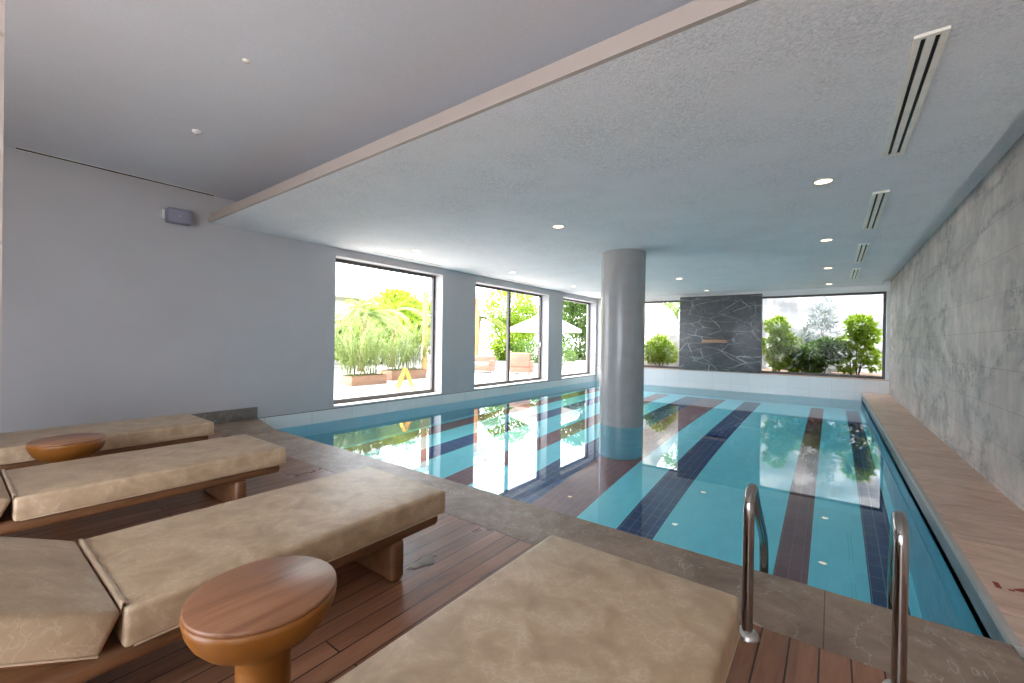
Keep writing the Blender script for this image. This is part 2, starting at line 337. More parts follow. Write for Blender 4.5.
# far wall: parapet + piers + header, front face at YW, glass line behind
mb = MB(); mb.box(XL-0.35, XR+0.3, YW, YW+0.3, -0.35, 0.425)
struct(mb, 'wall_far', M['t_whitex'], 'low white tiled parapet at the far end of the pool', 'wall')
mb = MB(); mb.box(XL, XR, YW-0.02, YW+0.42, 0.425, 0.45)
struct(mb, 'window_sill', M['coping_r'], 'thin brown stone sill on top of the far parapet', 'trim', bevel=0.004)
mb = MB(); mb.box(XL-0.35, XR+0.3, YW+0.1, YW+0.4, 3.2, 4.1); mb.box(XL-0.35, -7.2, YW+0.02, YW+0.4, 0.45, 3.2); mb.box(1.335, XR+0.3, YW+0.02, YW+0.4, 0.45, 3.2)
mb.box(-4.75, -2.1, YW+0.1, YW+0.4, 0.45, 3.2)
struct(mb, 'trim_3', M['white'], 'white surround and header of the far windows', 'trim')
# ceilings
mb = MB(); mb.box(XL, 1.15, 2.70, YW+0.1, ZC, ZC+0.12); mb.box(1.19, XR, 2.70, YW+0.1, ZK, ZK+0.1); mb.box(1.15, 1.19, 2.70, YW+0.1, ZC, ZK+0.1)
struct(mb, 'ceiling', M['ceil'], 'low rough stucco ceiling over the pool', 'ceiling')
mb = MB(); mb.box(XL, XR, YB, 3.75, ZH, ZH+0.12)
struct(mb, 'ceiling_lounge', M['ceil_hi'], 'higher smooth ceiling over the loungers', 'ceiling')
mb = MB(); mb.box(XL, XR, 2.66, 2.70, ZC, ZC+0.075); mb.box(XL, XR, 2.69, 2.72, ZC+0.075, ZC+0.15); mb.box(XL, XR, 3.65, 3.75, ZC+0.121, ZH)
struct(mb, 'trim_4', M['beam'], 'stepped plaster beam edge where the ceiling drops', 'trim')
mb = MB(); mb.box(-9.9, XR+0.6, YB-0.6, 13.9, 4.1, 4.3); mb.box(-8.9, XR+0.6, 13.9, 18.1, 4.1, 4.3)  # unseen left eave, stepped back to control sun patches on the water
struct(mb, 'roof', M['stucco_out'], 'unseen flat roof slab over the pool hall, its left eave shaped to limit the sun', 'roof')
# pillar beside the camera (left edge of the photo)
mb = MB(); mb.box(-1.60, -1.30, -0.28, 0.0695, 0, ZH)
struct(mb, 'wall_near', M['limestone'], 'rough stone jamb at the extreme left edge', 'wall')
# floors
mb = MB(); mb.box(XL, XR, YB-0.3, YC, -0.25, 0.0)
struct(mb, 'floor', M['deck'], 'brown timber deck boards under the loungers', 'floor')
mb = MB(); mb.box(XL, XC, YC, Y0, -0.045, 0.0015); mb.add([(XL, Y0, 0.0015), (-7.2, Y0, 0.0015), (-8.0, 3.40, 0.0015), (XL, 3.47, 0.0015), (XL, Y0, -0.045), (-7.2, Y0, -0.045), (-8.0, 3.40, -0.045), (XL, 3.47, -0.045)], [(0, 1, 2, 3), (7, 6, 5, 4), (1, 5, 6, 2), (2, 6, 7, 3), (0, 4, 5, 1), (3, 7, 4, 0)])
struct(mb, 'floor_coping', M['coping'], 'grey brown marble coping along the near pool edge', 'floor')
mb = MB(); mb.box(XL, XR, YC, Y0-0.02, -0.3, -0.045); mb.box(XC+0.015, XR, Y0-0.02, YW, -0.3, -0.045)
struct(mb, 'trim_5', M['dark_edge'], 'dark recess below the coping', 'trim')
mb = MB(); mb.box(XC+0.035, XR, YC, YW, -0.045, 0.0015)
struct(mb, 'floor_walkway', M['coping_r'], 'pinkish sandstone walkway between the pool and the right wall', 'floor')
mb = MB(); mb.box(XC, XC+0.035, Y0, YW, -0.045, 0.003)
struct(mb, 'trim_6', M['edge'], 'pale stone edging strip along the right side of the pool', 'trim')
mb = MB(); mb.box(XL, XL+0.04, -0.9, 3.46, 0, 0.215)
struct(mb, 'baseboard_left', M['skirt'], 'tall grey stone skirting at the foot of the left wall', 'trim', bevel=0.003)
# pool basin
mb = MB()
XS = [(XL, -8.25, 0), (-8.25, -7.72, 2), (-7.72, -7.02, 0), (-7.02, -6.48, 1), (-6.48, -5.60, 0), (-5.60, -5.08, 2), (-5.08, -4.46, 0), (-4.46, -3.84, 1), (-3.84, -3.07, 2), (-3.07, -2.46, 0), (-2.46, -1.95, 1), (-1.95, -0.53, 0), (-0.53, -0.19, 2), (-0.19, 0.37, 0), (0.37, 0.68, 1), (0.68, XC+0.02, 0)]
for a, b, k in XS: mb.quad((a, 2.9, ZF), (b, 2.9, ZF), (b, 17.15, ZF), (a, 17.15, ZF), k)
mb.quad((XL, 17.15, ZF), (XC+0.02, 17.15, ZF), (XC+0.02, YW, ZF), (XL, YW, ZF), 0)
struct(mb, 'pool_floor', [M['t_cyan'], M['t_navy'], M['t_brown']], 'pool bottom tiled in turquoise with navy and brown stripes', 'pool')
mb = MB()
mb.quad((XL, 2.9, ZF), (XL, YW, ZF), (XL, YW, ZWAT-0.03), (XL, 2.9, ZWAT-0.03), 0)
mb.quad((XC+0.015, YW, ZF), (XC+0.015, 2.9, ZF), (XC+0.015, 2.9, -0.2), (XC+0.015, YW, -0.2), 0)
mb.quad((XL, YW, ZF), (XC+0.015, YW, ZF), (XC+0.015, YW, -0.3), (XL, YW, -0.3), 1)
mb.quad((XC+0.015, Y0-0.02, ZF), (XL, Y0-0.02, ZF), (XL, Y0-0.02, -0.05), (XC+0.015, Y0-0.02, -0.05), 1)
struct(mb, 'pool_wall', [M['t_wall'], M['t_wallx']], 'blue tiled side walls of the pool below the water', 'pool')
mb = MB(); mb.quad((XL, Y0-0.02, ZWAT), (XC+0.015, Y0-0.02, ZWAT), (XC+0.015, YW, ZWAT), (XL, YW, ZWAT))
tag(mb.build('pool_water', M['water']), 'still clear turquoise water filling the pool', 'water', kind='stuff')
# column
mb = MB(); cx, cyy, cr = -3.60, 8.74, 0.455
mb.lathe([(cr, ZWAT-0.02), (cr, ZC)], (cx, cyy, 0), 64)
mb.lathe([(cr, ZF), (cr, ZWAT-0.02)], (cx, cyy, 0), 64, 1)
struct(mb, 'column', [M['column'], M['t_wallx']], 'thick round white column standing in the pool', 'column')

# ------------------------------------------------------------------ windows
def window(name, axis, pos, a0, a1, z0, z1, label, splits=(), fw=0.07, handle=None):
    r = thing(name, label, 'window'); r['kind'] = 'structure'; fm = MB(); d = 0.045
    def bx(m_, a, b, za, zb, dd=d, o=0):
        if axis == 'Y': m_.box(pos-dd+o, pos+dd+o, a, b, za, zb)
        else: m_.box(a, b, pos-dd+o, pos+dd+o, za, zb)
    bx(fm, a0, a1, z0, z0+fw*1.25); bx(fm, a0, a1, z1-fw, z1); bx(fm, a0, a0+fw, z0+fw*1.25, z1-fw); bx(fm, a1-fw, a1, z0+fw*1.25, z1-fw)
    for s in splits: bx(fm, s-fw*0.75, s+fw*0.75, z0+fw*1.25, z1-fw)
    fm.build('window_frame', M['frame'], r)
    ed = [a0+fw]+[x for s in splits for x in (s-fw*0.75, s+fw*0.75)]+[a1-fw]
    for i in range(0, len(ed), 2):
        g = MB(); bx(g, ed[i], ed[i+1], z0+fw*1.25, z1-fw, 0.0001)
        pm = MB()
        if axis == 'Y': pm.quad((pos, ed[i], z0+fw*1.25), (pos, ed[i+1], z0+fw*1.25), (pos, ed[i+1], z1-fw), (pos, ed[i], z1-fw))
        else: pm.quad((ed[i], pos, z0+fw*1.25), (ed[i+1], pos, z0+fw*1.25), (ed[i+1], pos, z1-fw), (ed[i], pos, z1-fw))
        pm.build('pane', M['glass'], r)
    if handle:
        h = MB(); h.box(pos+0.045, pos+0.075, handle-0.012, handle+0.012, 1.25, 1.42); h.build('handle', M['steel_b'], r, bevel=0.004)
    return r
window('window_1', 'Y', XL-0.34, 4.97, 8.07, 0.045, 3.23, 'nearest large window in the left wall, one undivided pane')
window('window_2', 'Y', XL-0.36, 9.40, 13.45, 0.045, 3.20, 'middle window in the left wall, split by a mullion', splits=(11.47,), handle=13.36)
window('window_3', 'Y', XL-0.34, 14.47, 17.38, 0.045, 3.22, 'farthest and smallest looking window in the left wall')
window('window_4', 'X', YW+0.25, -7.2, -4.75, 0.45, 3.2, 'far window between the column and the dark marble panel')
window('window_5', 'X', YW+0.25, -2.1, 1.335, 0.45, 3.2, 'wide far window right of the dark marble panel')
# marble panel and its little ledge
mb = MB(); mb.box(-4.83, -2.02, YW-0.04, YW+0.10, 0.452, 3.29)
r = thing('stone_panel', 'dark grey marble slab with white veins mounted between the far windows', 'wall panel')
mb.build('slab', M['marble'], r, bevel=0.004)
mb = MB(); mb.box(-0.44-3.55, 0.44-3.55, YW-0.26, YW-0.04, 1.52, 1.55); mb.box(-0.44-3.55, 0.44-3.55, YW-0.07, YW-0.04, 1.55, 1.63)
tag(mb.build('water_spout', M['spout'], r, bevel=0.004), 'short copper brown ledge')

# ------------------------------------------------------------------ ceiling fittings
def vent(x0, x1, y0, y1, label):
    r = thing('ceiling_vent', label, 'vent', ((x0+x1)/2, (y0+y1)/2, ZC), group='linear air vents by the right wall')
    hx, hy = (x1-x0)/2, (y1-y0)/2; mb = MB(); z0, z1 = -0.02, -0.001; s = 0.012
    xs = [-hx, -hx*0.56, -hx*0.56+2*s, hx*0.56-2*s, hx*0.56, hx]
    for qa, qb in ((0, 1), (2, 3), (4, 5)): mb.box(xs[qa], xs[qb], -hy+0.03, hy-0.03, z0, z1)
    mb.box(-hx, hx, -hy, -hy+0.03, z0, z1); mb.box(-hx, hx, hy-0.03, hy, z0, z1)
    mb.build('vent_frame', M['vent'], r)
    for a, b in ((xs[1], xs[2]), (xs[3], xs[4])):
        q = MB(); q.box(a, b, -hy+0.03, hy-0.03, -0.004, -0.001); q.build('slot', M['black'], r)
vent(0.375, 0.535, 3.56, 5.64, 'longest looking ceiling vent, nearest the camera')
vent(0.375, 0.535, 6.91, 9.0, 'second ceiling vent from the camera by the right wall')
vent(0.375, 0.535, 10.28, 12.5, 'third ceiling vent from the camera by the right wall')
vent(0.375, 0.535, 13.55, 15.6, 'small looking farthest ceiling vent, near the far right window')
def slot(loc, ly, wx, label):
    r = thing('slot_diffuser', label, 'vent', loc)
    q = MB(); q.box(-wx/2, wx/2, -ly/2, ly/2, -0.006, -0.001); q.build('slot', M['black'], r)
    q = MB()
    for s in (-1, 1): q.box(s*wx/2-0.003, s*wx/2+0.003, -ly/2, ly/2, -0.009, -0.001)
    q.build('rim', M['vent'], r)
slot((XL+0.045, 1.64, ZH), 2.18, 0.085, 'long thin dark slot where the high ceiling meets the left wall')
slot((-8.1, 6.70, ZC), 2.0, 0.03, 'thin dark ceiling slot above the nearest left window')
slot((-8.1, 11.6, ZC), 2.2, 0.03, 'thin dark ceiling slot above the middle left window')
def downlight(x, y, label):
    r = thing('downlight', label, 'ceiling light', (x, y, ZC), group='recessed downlights in the pool ceiling')
    q = MB(); q.lathe([(0.083, -0.001), (0.085, -0.010), (0.108, -0.007), (0.112, -0.0005)], n=32); q.build('trim_ring', M['white'], r)
    q = MB(); q.lathe([(0.0, -0.005), (0.084, -0.005)], n=32); o = q.build('lens', M['lens'], r)
rows = [(6.12, 'first'), (9.58, 'second'), (13.1, 'third'), (16.55, 'farthest')]
for x, side in ((-0.11, 'right line, beside the vents'), (-3.66, 'middle line, near the column'), (-7.2, 'left line, along the windows')):
    for y, nm in rows:
        downlight(x, y, 'warm round downlight, %s from the camera in the %s' % (nm, side))
r = thing('smoke_detector', 'small round white detector on the high ceiling', 'detector', (-5.9, 1.75, ZH))
q = MB(); q.lathe([(0.0, -0.035), (0.03, -0.034), (0.045, -0.02), (0.05, -0.001)], n=24); q.build('housing', M['white'], r)
q = MB(); q.lathe([(0.0, -0.05), (0.012, -0.048), (0.014, -0.034)], n=12); q.build('sensor', M['steel_b'], r)
q = MB(); q.lathe([(0.0, -0.012), (0.03, -0.01), (0.034, -0.001)], n=16)
tag(q.build('sprinkler_cap', M['vent']), 'tiny pale cap on the high ceiling, above the small detector in view', 'sprinkler'); bpy.data.objects['sprinkler_cap'].location = (-4.05, 1.55, ZH)
r = thing('wall_speaker', 'small grey box on a bracket high on the left wall', 'speaker', (XL, 2.22, 3.36))
q = MB(); q.box(0.06, 0.22, -0.15, 0.15, -0.105, 0.105); q.build('casing', M['grey_plastic'], r, bevel=0.012)
q = MB(); q.box(0.0, 0.08, -0.19, -0.155, -0.05, 0.09); q.box(0, 0.06, -0.17, 0.05, -0.02, 0.02); q.build('bracket', M['white'], r, bevel=0.004)
q = MB(); q.lathe([(0.0, 0.0), (0.018, 0.0), (0.018, -0.006)], n=16); o = q.build('status_light', M['lens_off'], r); o.rotation_euler = (0, pi/2, 0); o.location = (0.222, 0.0, 0.0)

# ------------------------------------------------------------------ loungers
def rbox(x0, x1, y0, y1, z0, z1, r, seg=4, crown=0.0, cuts=6):
    bm = bmesh.new(); bmesh.ops.create_cube(bm, size=1)
    bmesh.ops.scale(bm, vec=(x1-x0, y1-y0, z1-z0), verts=bm.verts); bmesh.ops.translate(bm, vec=((x0+x1)/2, (y0+y1)/2, (z0+z1)/2), verts=bm.verts)
    bmesh.ops.bevel(bm, geom=bm.edges[:], offset=r, segments=seg, affect='EDGES', profile=0.55)
    if crown:
        big = [e for e in bm.edges if e.calc_length() > 0.3]
        bmesh.ops.subdivide_edges(bm, edges=big, cuts=cuts, use_grid_fill=True)
        for v_ in bm.verts:
            u = 1-abs((v_.co.x-(x0+x1)/2)/((x1-x0)/2))**4; w_ = 1-abs((v_.co.y-(y0+y1)/2)/((y1-y0)/2))**6
            if v_.co.z > (z0+z1)/2: v_.co.z += crown*u*w_
            else: pass
            hh = 1-abs((v_.co.z-(z0+z1)/2)/((z1-z0)/2))**2
            v_.co.x += (1 if v_.co.x > (x0+x1)/2 else -1)*0.008*max(0, hh)*(1-u)*w_
    for f in bm.faces: f.smooth = True
    return bm
def bobj(name, bm, mat, parent):
    me = bpy.data.meshes.new(name); bm.to_mesh(me); bm.free(); me.materials.append(mat)
    o = bpy.data.objects.new(name, me); COL.objects.link(o); o.parent = parent; return o
def make_lounger(loc, label):
    """origin under the hinge line's centre; foot towards +y"""
    r = thing('sun_lounger', label, 'sun lounger', loc, group='beige leather loungers on the wooden deck')
    L = 1.65; W2 = 0.449
    mt = bobj('mattress', rbox(-W2, W2, 0.0, L, 0.328, 0.478, 0.022, 4, 0.008), M['leather'], r)
    # welt along the bottom edge and turned-up flap at the hinge
    q = MB(); z = 0.334; e = W2+0.001
    q.tube([(-e, 0.03, z), (-e, L, z), (-e+0.02, L+0.002, z), (e-0.02, L+0.002, z), (e, L-0.02, z), (e, 0.03, z)], 0.0045, 6); q.build('piping', M['piping'], mt)
    q = MB(); n = 16
    pts = []
    for i in range(n+1):
        x = -W2+0.03+(2*W2-0.06)*i/n; up = 0.010+0.006*sin(i*1.7)
        pts.append([(x, 0.020, 0.480), (x, 0.010, 0.482+up*0.9), (x, 0.000, 0.481+up*0.9), (x, -0.004, 0.452)])
    vs = [p for row in pts for p in row]; fs = [(i*4+k, i*4+k+1, i*4+5+k, i*4+4+k) for i in range(n) for k in range(3)]
    q.add(vs, fs, 0, True); fl = q.build('flap', M['piping'], mt); sm = fl.modifiers.new('thickness', 'SOLIDIFY'); sm.thickness = 0.004
    # raised head cushion, tilted 24 degrees
    hc = bobj('head_cushion', rbox(-W2, W2, -0.64, -0.012, 0.0, 0.152, 0.022, 4, 0.008), M['leather'], r)
    hc.location = (0, -0.054, 0.333); hc.rotation_euler = (-R_(24.5), 0, 0)
    q = MB(); q.tube([(e, -0.02, 0.008), (e, -0.62, 0.008), (e-0.02, -0.642, 0.008), (-e+0.02, -0.642, 0.008), (-e, -0.62, 0.008), (-e, -0.02, 0.008)], 0.0045, 6); q.build('piping', M['piping'], hc)
    q = MB(); q.box(-W2+0.05, W2-0.05, -0.60, 0.0, -0.03, -0.001); bk = q.build('back_board', M['teak'], hc, bevel=0.008)
    # timber platform with a rounded rim
    bobj('platform', rbox(-W2+0.015, W2-0.015, -0.66, L-0.045, 0.255, 0.335, 0.036, 5), M['teak'], r)
    q = MB(); q.box(-0.02, 0.02, -0.50, -0.46, 0.33, 0.52); q.build('prop', M['teak'], r, bevel=0.006)
    for y0 in (-0.42, 1.24):
        q = MB(); q.box(-W2+0.035, W2-0.035, y0, y0+0.10, 0, 0.257); q.build('leg', M['teak'], r, bevel=0.035, seg=4)
    return r
l3 = make_lounger((-2.53, 0.410, 0), 'beige lounger behind the nearer wooden table, third from the left wall')
dup(l3, (-4.47, 0.27, 0), 'beige lounger in the middle left, between the two wooden tables, second from the left wall')
dup(l3, (-6.31, 0.30, 0), 'beige lounger standing closest to the left wall, behind the farther table')
dup(l3, (-0.732, 0.30, 0), 'beige lounger in the foreground beside the pool ladder, cut off by the bottom edge')

# ------------------------------------------------------------------ side tables
def make_table(loc, label):
    r = thing('side_table', label, 'side table', loc, group='round wooden side tables')
    q = MB(); q.lathe([(0.0, 0.566), (0.241, 0.566), (0.246, 0.562), (0.247, 0.551), (0.242, 0.548)], n=72); q.build('tabletop', M['table_top'], r)
    q = MB(); q.lathe([(0.242, 0.549), (0.249, 0.546), (0.248, 0.527), (0.241, 0.496), (0.224, 0.460), (0.198, 0.428), (0.164, 0.402), (0.128, 0.384), (0.106, 0.368), (0.094, 0.34), (0.090, 0.31)], n=72); q.build('bowl', M['lacquer'], r)
    q = MB(); q.lathe([(0.090, 0.32), (0.090, 0.06), (0.094, 0.045)], n=56); q.build('pedestal', M['lacquer'], r)
    q = MB(); q.lathe([(0.09, 0.046), (0.165, 0.043), (0.172, 0.038), (0.175, 0.02), (0.172, 0.0), (0.0, 0.0)], n=56); q.build('base', M['lacquer'], r)
    return r
t1 = make_table((-1.672, 0.724, 0), 'round wooden pedestal table in the foreground with turned orange brown bowl underneath')
t2 = dup(t1, (-5.43, 0.68, 0), 'round wooden pedestal table farther off, half hidden behind the second lounger', 0.3)

# ------------------------------------------------------------------ pool ladder
r = thing('pool_ladder', 'polished steel pool ladder with two curved handrails at the near pool edge', 'pool ladder', (-0.04, 2.49, 0))
def arc(cy_, cz_, rad, a0, a1, n=8): return [(cy_+rad*cos(R_(a0+(a1-a0)*i/n)), cz_+rad*sin(R_(a0+(a1-a0)*i/n))) for i in range(n+1)]
for sx in (-0.29, 0.29):
    yz = [(0, 0.0), (0, 0.3), (0, 0.585)]+arc(0.088, 0.645, 0.088, 180, 55, 10)+[(0.24, 0.62), (0.45, 0.46), (0.66, 0.30), (0.74, 0.225), (0.79, 0.14), (0.805, 0.04), (0.805, -0.5), (0.805, -1.45)]
    P = [Vector((sx+max(0, a-0.1)*(0.07 if sx > 0 else -0.02), a, b)) for a, b in yz]
    rail = MB(); rail.tube(P, 0.026, 16); o = rail.build('handrail', M['steel'], r)
    q = MB(); q.lathe([(0.0265, 0.034), (0.034, 0.033), (0.05, 0.022), (0.056, 0.010), (0.057, 0.0)], (sx, 0, 0), 28); q.build('base_flange', M['steel_b'], o)
for z in (-0.45, -0.75, -1.05, -1.35):
    q = MB(); q.box(-0.29, 0.33, 0.765, 0.845, z-0.015, z+0.015); q.build('step', M['steel_b'], r, bevel=0.008)
# painted depth marking on the walkway
td = bpy.data.curves.new('depth_marking', 'FONT'); td.body = '1.40'; td.size = 0.15; td.extrude = 0.0008; td.space_character = 1.0; td.offset = 0.006
to = bpy.data.objects.new('depth_marking_text', td); COL.objects.link(to); bpy.context.view_layer.update()
me = bpy.data.meshes.new_from_object(to.evaluated_get(bpy.context.evaluated_depsgraph_get())); bpy.data.objects.remove(to)
me.materials.clear(); me.materials.append(M['red'])
o = bpy.data.objects.new('depth_marking', me); COL.objects.link(o); o.location = (0.815, 3.965, 0.0024)
o.scale = (1.0, 0.75, 1)
tag(o, 'faded red painted 1.40 depth figures on the sandstone walkway', 'depth marking')
# puddle on deck behind lounger's foot
q = MB(); n = 40; ring = []
for k in range(n):
    a = 2*pi*k/n; rr = 1+0.22*sin(3*a+1)+0.13*sin(5*a+0.4)+0.08*sin(9*a)
    ring.append((0.045*rr*cos(a), 0.11*rr*sin(a), 0.0))
q.add([(0, 0, 0.003)]+[(x, y, 0.0015) for x, y, _ in ring], [(0, k+1, (k+1) % n+1) for k in range(n)], 0, True)
o = q.build('puddle', M['puddle']); o.location = (-2.17, 1.95, 0.0006); tag(o, 'small wet splash on the deck boards by the lounger foot', 'puddle')

# ------------------------------------------------------------------ outdoors
mb = MB(); mb.box(-42, XL-0.45, -14, 48, -0.3, 0.0)
struct(mb, 'terrace', M['paving'], 'pale paved terrace outside the left windows', 'terrace')
mb = MB(); mb.box(XL-0.35, XR+8, -14, YB-0.3, -0.3, -0.001)
struct(mb, 'terrace_rear', M['paving'], 'paved terrace behind the pool hall', 'terrace')
mb = MB(); mb.box(-8.75, 6, YW+0.45, 24, -0.2, 0.42)
struct(mb, 'garden_bed', M['soil'], 'raised soil bed outside the far windows', 'garden')
def leaf(V_, F_, p, d, nrm, ln, wd, bend=0.2):
    d = d.normalized(); s = d.cross(nrm)
    if s.length < 1e-3: s = d.orthogonal()
    s.normalize(); up = s.cross(d)
    i = len(V_); m1 = p+d*ln*0.45+up*bend*ln*0.12
    V_ += [tuple(p), tuple(m1+s*wd/2), tuple(p+d*ln-up*bend*ln*0.25), tuple(m1-s*wd/2)]
    F_.append((i, i+1, i+2, i+3))
def rv(): 
    while True:
        v_ = Vector((random.uniform(-1, 1), random.uniform(-1, 1), random.uniform(-1, 1)))
        if 0.05 < v_.length < 1: return v_
def bush(name, loc, lumps, label, cat, mat, n=1800, ln=0.12, wd=0.05, stems=5, group=None, trunk_h=0.3, tr=0.02):
    r = thing(name, label, cat, loc, group=group); V_, F_ = [], []
    tot = sum(l[3]**2 for l in lumps)
    for (x, y, z, rad) in lumps:
        for _ in range(int(n*rad**2/tot)):
            v_ = rv(); v_ = v_.normalized()*(0.45+0.6*random.random()**0.6)*rad; v_.z *= 0.9
            p = Vector((x, y, z))+v_
            if p.z < 0.02: p.z = 0.02+random.random()*0.1
            d = v_.normalized()+rv()*0.9+Vector((0, 0, -0.1))
            leaf(V_, F_, p, d, rv()+Vector((0, 0, 1)), ln*random.uniform(0.7, 1.3), wd*random.uniform(0.8, 1.2))
    q = MB(); q.v = V_; q.f = [list(f) for f in F_]; q.mi = [0]*len(F_); q.sm = [False]*len(F_); q.build('foliage', mat, r)
    q = MB()
    for k in range(stems):
        l = lumps[k % len(lumps)]; b = Vector((l[0]*0.3+random.uniform(-.05, .05), l[1]*0.3, -0.02)); e_ = Vector((l[0], l[1], l[2]))
        mid = b.lerp(e_, 0.5)+Vector((random.uniform(-.05, .05), 0, 0.05)); q.tube([b, mid, e_], [tr, tr*0.8, tr*0.5], 6)
    q.build('stem', M['bark'], r); return r
ZG = 0.42
bush('garden_shrub', (-6.0, 18.7, ZG), [(0, 0, 0.75, 0.55), (0.35, 0, 0.62, 0.42), (-0.4, 0, 0.6, 0.45), (0.0, 0, 1.1, 0.32)], 'round bright green shrub left of the dark marble panel', 'shrub', M['leaf_bright'], 2400, 0.14, 0.07)
bush('garden_shrub', (-1.75, 18.45, ZG), [(0.1, 0, 1.75, 0.33), (0.25, 0, 1.25, 0.35), (0.55, 0.05, 1.05, 0.3), (0.2, 0, 0.55, 0.35), (-0.1, 0, 1.0, 0.3), (0.65, 0, 0.3, 0.2)], 'tall bright shrub at the left edge of the wide far window', 'shrub', M['leaf_bright'], 2000, 0.17, 0.09)
bush('garden_shrub', (-0.42, 18.6, ZG), [(-0.55, 0, 0.6, 0.36), (0, 0, 0.75, 0.5), (0.5, 0, 0.85, 0.42), (-0.2, 0, 0.4, 0.4), (0.3, 0, 1.05, 0.3)], 'broad dense green bush in the middle of the wide far window', 'shrub', M['leaf_mid'], 2600, 0.15, 0.075)
bush('garden_shrub', (0.62, 18.5, ZG), [(0.12, 0, 1.75, 0.34), (0.3, 0, 1.4, 0.3), (-0.15, 0, 1.2, 0.25), (0.35, 0, 0.75, 0.26), (-0.2, 0, 0.4, 0.22), (0.5, 0, 0.4, 0.15)], 'tall leafy shrub at the right edge of the wide far window', 'shrub', M['leaf_bright'], 1700, 0.17, 0.09)
bush('tree_shadow_foliage', (-0.5, 19.95, ZG), [(0, 0, 0.7, 0.75), (0.1, 0, 1.5, 0.62), (-0.45, 0, 1.1, 0.5), (0.2, 0, 2.1, 0.42), (0.3, 0, 2.55, 0.25)], 'pointed grey leaf mass standing in for a tree shadow, behind the broad bush', 'tree', M['leaf_shadow_grey'], 2600, 0.2, 0.04, tr=0.02)  # foliage shaped and coloured as a tree's shadow on the garden wall
# boundary wall and boulder
bm = bmesh.new(); bmesh.ops.create_grid(bm, x_segments=60, y_segments=24, size=1)
for v_ in bm.verts:
    x, y = v_.co.x, v_.co.y
    v_.co = Vector((x*5.5-0.5, 21.6+0.10*sin(x*31)+0.08*sin(y*17+x*9)+random.uniform(-.05, .05), 0.3+(y+1)*3.2))
for f in bm.faces: f.smooth = True
me = bpy.data.meshes.new('garden_wall'); bm.to_mesh(me); bm.free(); me.materials.append(M['gwall'])
o = bpy.data.objects.new('garden_wall', me); COL.objects.link(o); s_ = o.modifiers.new('thickness', 'SOLIDIFY'); s_.thickness = 0.3
tag(o, 'rough pale boundary wall behind the far shrubs', 'garden wall', kind='structure')
def boulder(loc, sx, sy, sz, label, seed):
    random.seed(seed); bm = bmesh.new(); bmesh.ops.create_icosphere(bm, subdivisions=4, radius=1)
    ph = [random.uniform(0, 6) for _ in range(6)]
    for v_ in bm.verts:
        c = v_.co; d_ = 1+0.12*sin(c.x*4+ph[0])*sin(c.z*5+ph[1])+0.07*sin(c.y*9+ph[2]+c.z*7)+0.04*sin(c.x*15+ph[3])
        v_.co = Vector((c.x*sx*d_, c.y*sy*d_, max(-0.1, c.z)*sz*d_))
    for f in bm.faces: f.smooth = True
    me = bpy.data.meshes.new('boulder'); bm.to_mesh(me); bm.free(); me.materials.append(M['rock'])
    o = bpy.data.objects.new('boulder', me); COL.objects.link(o); o.location = loc; tag(o, label, 'rock')
boulder((-7.2, 20.2, ZG), 1.7, 0.9, 3.4, 'tall pale craggy rock behind the shrub left of the marble panel', 3)
random.seed(11)
bush('garden_tree', (-6.4, 23.2, ZG), [(0, 0, 3.2, 1.0), (0.7, 0, 2.6, 0.8), (1.0, 0, 3.6, 0.8)], 'light green tree top rising behind the pale rock', 'tree', M['leaf_pale'], 2500, 0.2, 0.09, tr=0.06)

# terrace plants
def papyrus(loc, h, spread, n, label, seed):
    random.seed(seed); r = thing('bamboo_grass', label, 'plant', loc); V_, F_ = [], []; q = MB()
    for k in range(n):
        a = random.uniform(0, 2*pi); rr = random.random()**0.5*0.35; b = Vector((rr*cos(a), rr*sin(a)*1.3, 0))
        a2 = a+random.uniform(-.6, .6); hh = h*random.uniform(0.45, 1); out = spread*random.uniform(0.2, 1)
        P = [b+Vector((cos(a2)*out*t_**1.7, sin(a2)*out*t_**1.7, hh*(t_-0.12*t_*t_))) for t_ in (0, .3, .6, .85, 1)]
        q.tube(P, [.011, .009, .008, .006, .004], 5, cap=False)
        for j in range(44):
            t_ = random.uniform(0.25, 1); i = min(3, int(t_*4)); p = P[i].lerp(P[i+1], t_*4-i)
            d = rv()+Vector((cos(a2)*.4, sin(a2)*.4, 0.1)); leaf(V_, F_, p, d, Vector((0, 0, 1)), random.uniform(.16, .34), .022, 0.9)
    q.build('stem', M['leaf_pale'], r)
    q = MB(); q.v = V_; q.f = [list(f) for f in F_]; q.mi = [0]*len(F_); q.sm = [False]*len(F_); q.build('foliage', M['leaf_pale'], r)
def planter(loc, lx, ly, h, label):
    q = MB(); t_ = 0.04; q.box(-lx, lx, -ly, -ly+t_, 0, h); q.box(-lx, lx, ly-t_, ly, 0, h); q.box(-lx, -lx+t_, -ly+t_, ly-t_, 0, h); q.box(lx-t_, lx, -ly+t_, ly-t_, 0, h)
    r = thing('planter', label, 'planter', loc); q.build('box', M['planter'], r, bevel=0.006)
    q = MB(); q.box(-lx+t_, lx-t_, -ly+t_, ly-t_, 0, h-0.04); q.build('soil', M['soil'], r)
planter((-12.25, 8.25, 0), 0.4, 0.65, 0.30, 'brown planter box on the terrace, under the left bamboo grass')
papyrus((-12.25, 8.0, 0.26), 2.3, 1.0, 42, 'feathery bamboo grass in the left brown planter on the terrace', 21)
papyrus((-12.5, 8.7, 0.26), 2.0, 0.8, 26, 'second feathery clump in the left brown planter, toward the yellow sign', 22)
planter((-12.9, 10.4, 0), 0.4, 0.8, 0.34, 'reddish planter box on the terrace, behind the yellow floor sign')
papyrus((-12.9, 10.1, 0.3), 2.0, 1.1, 40, 'spreading bamboo grass behind the yellow floor sign', 23)
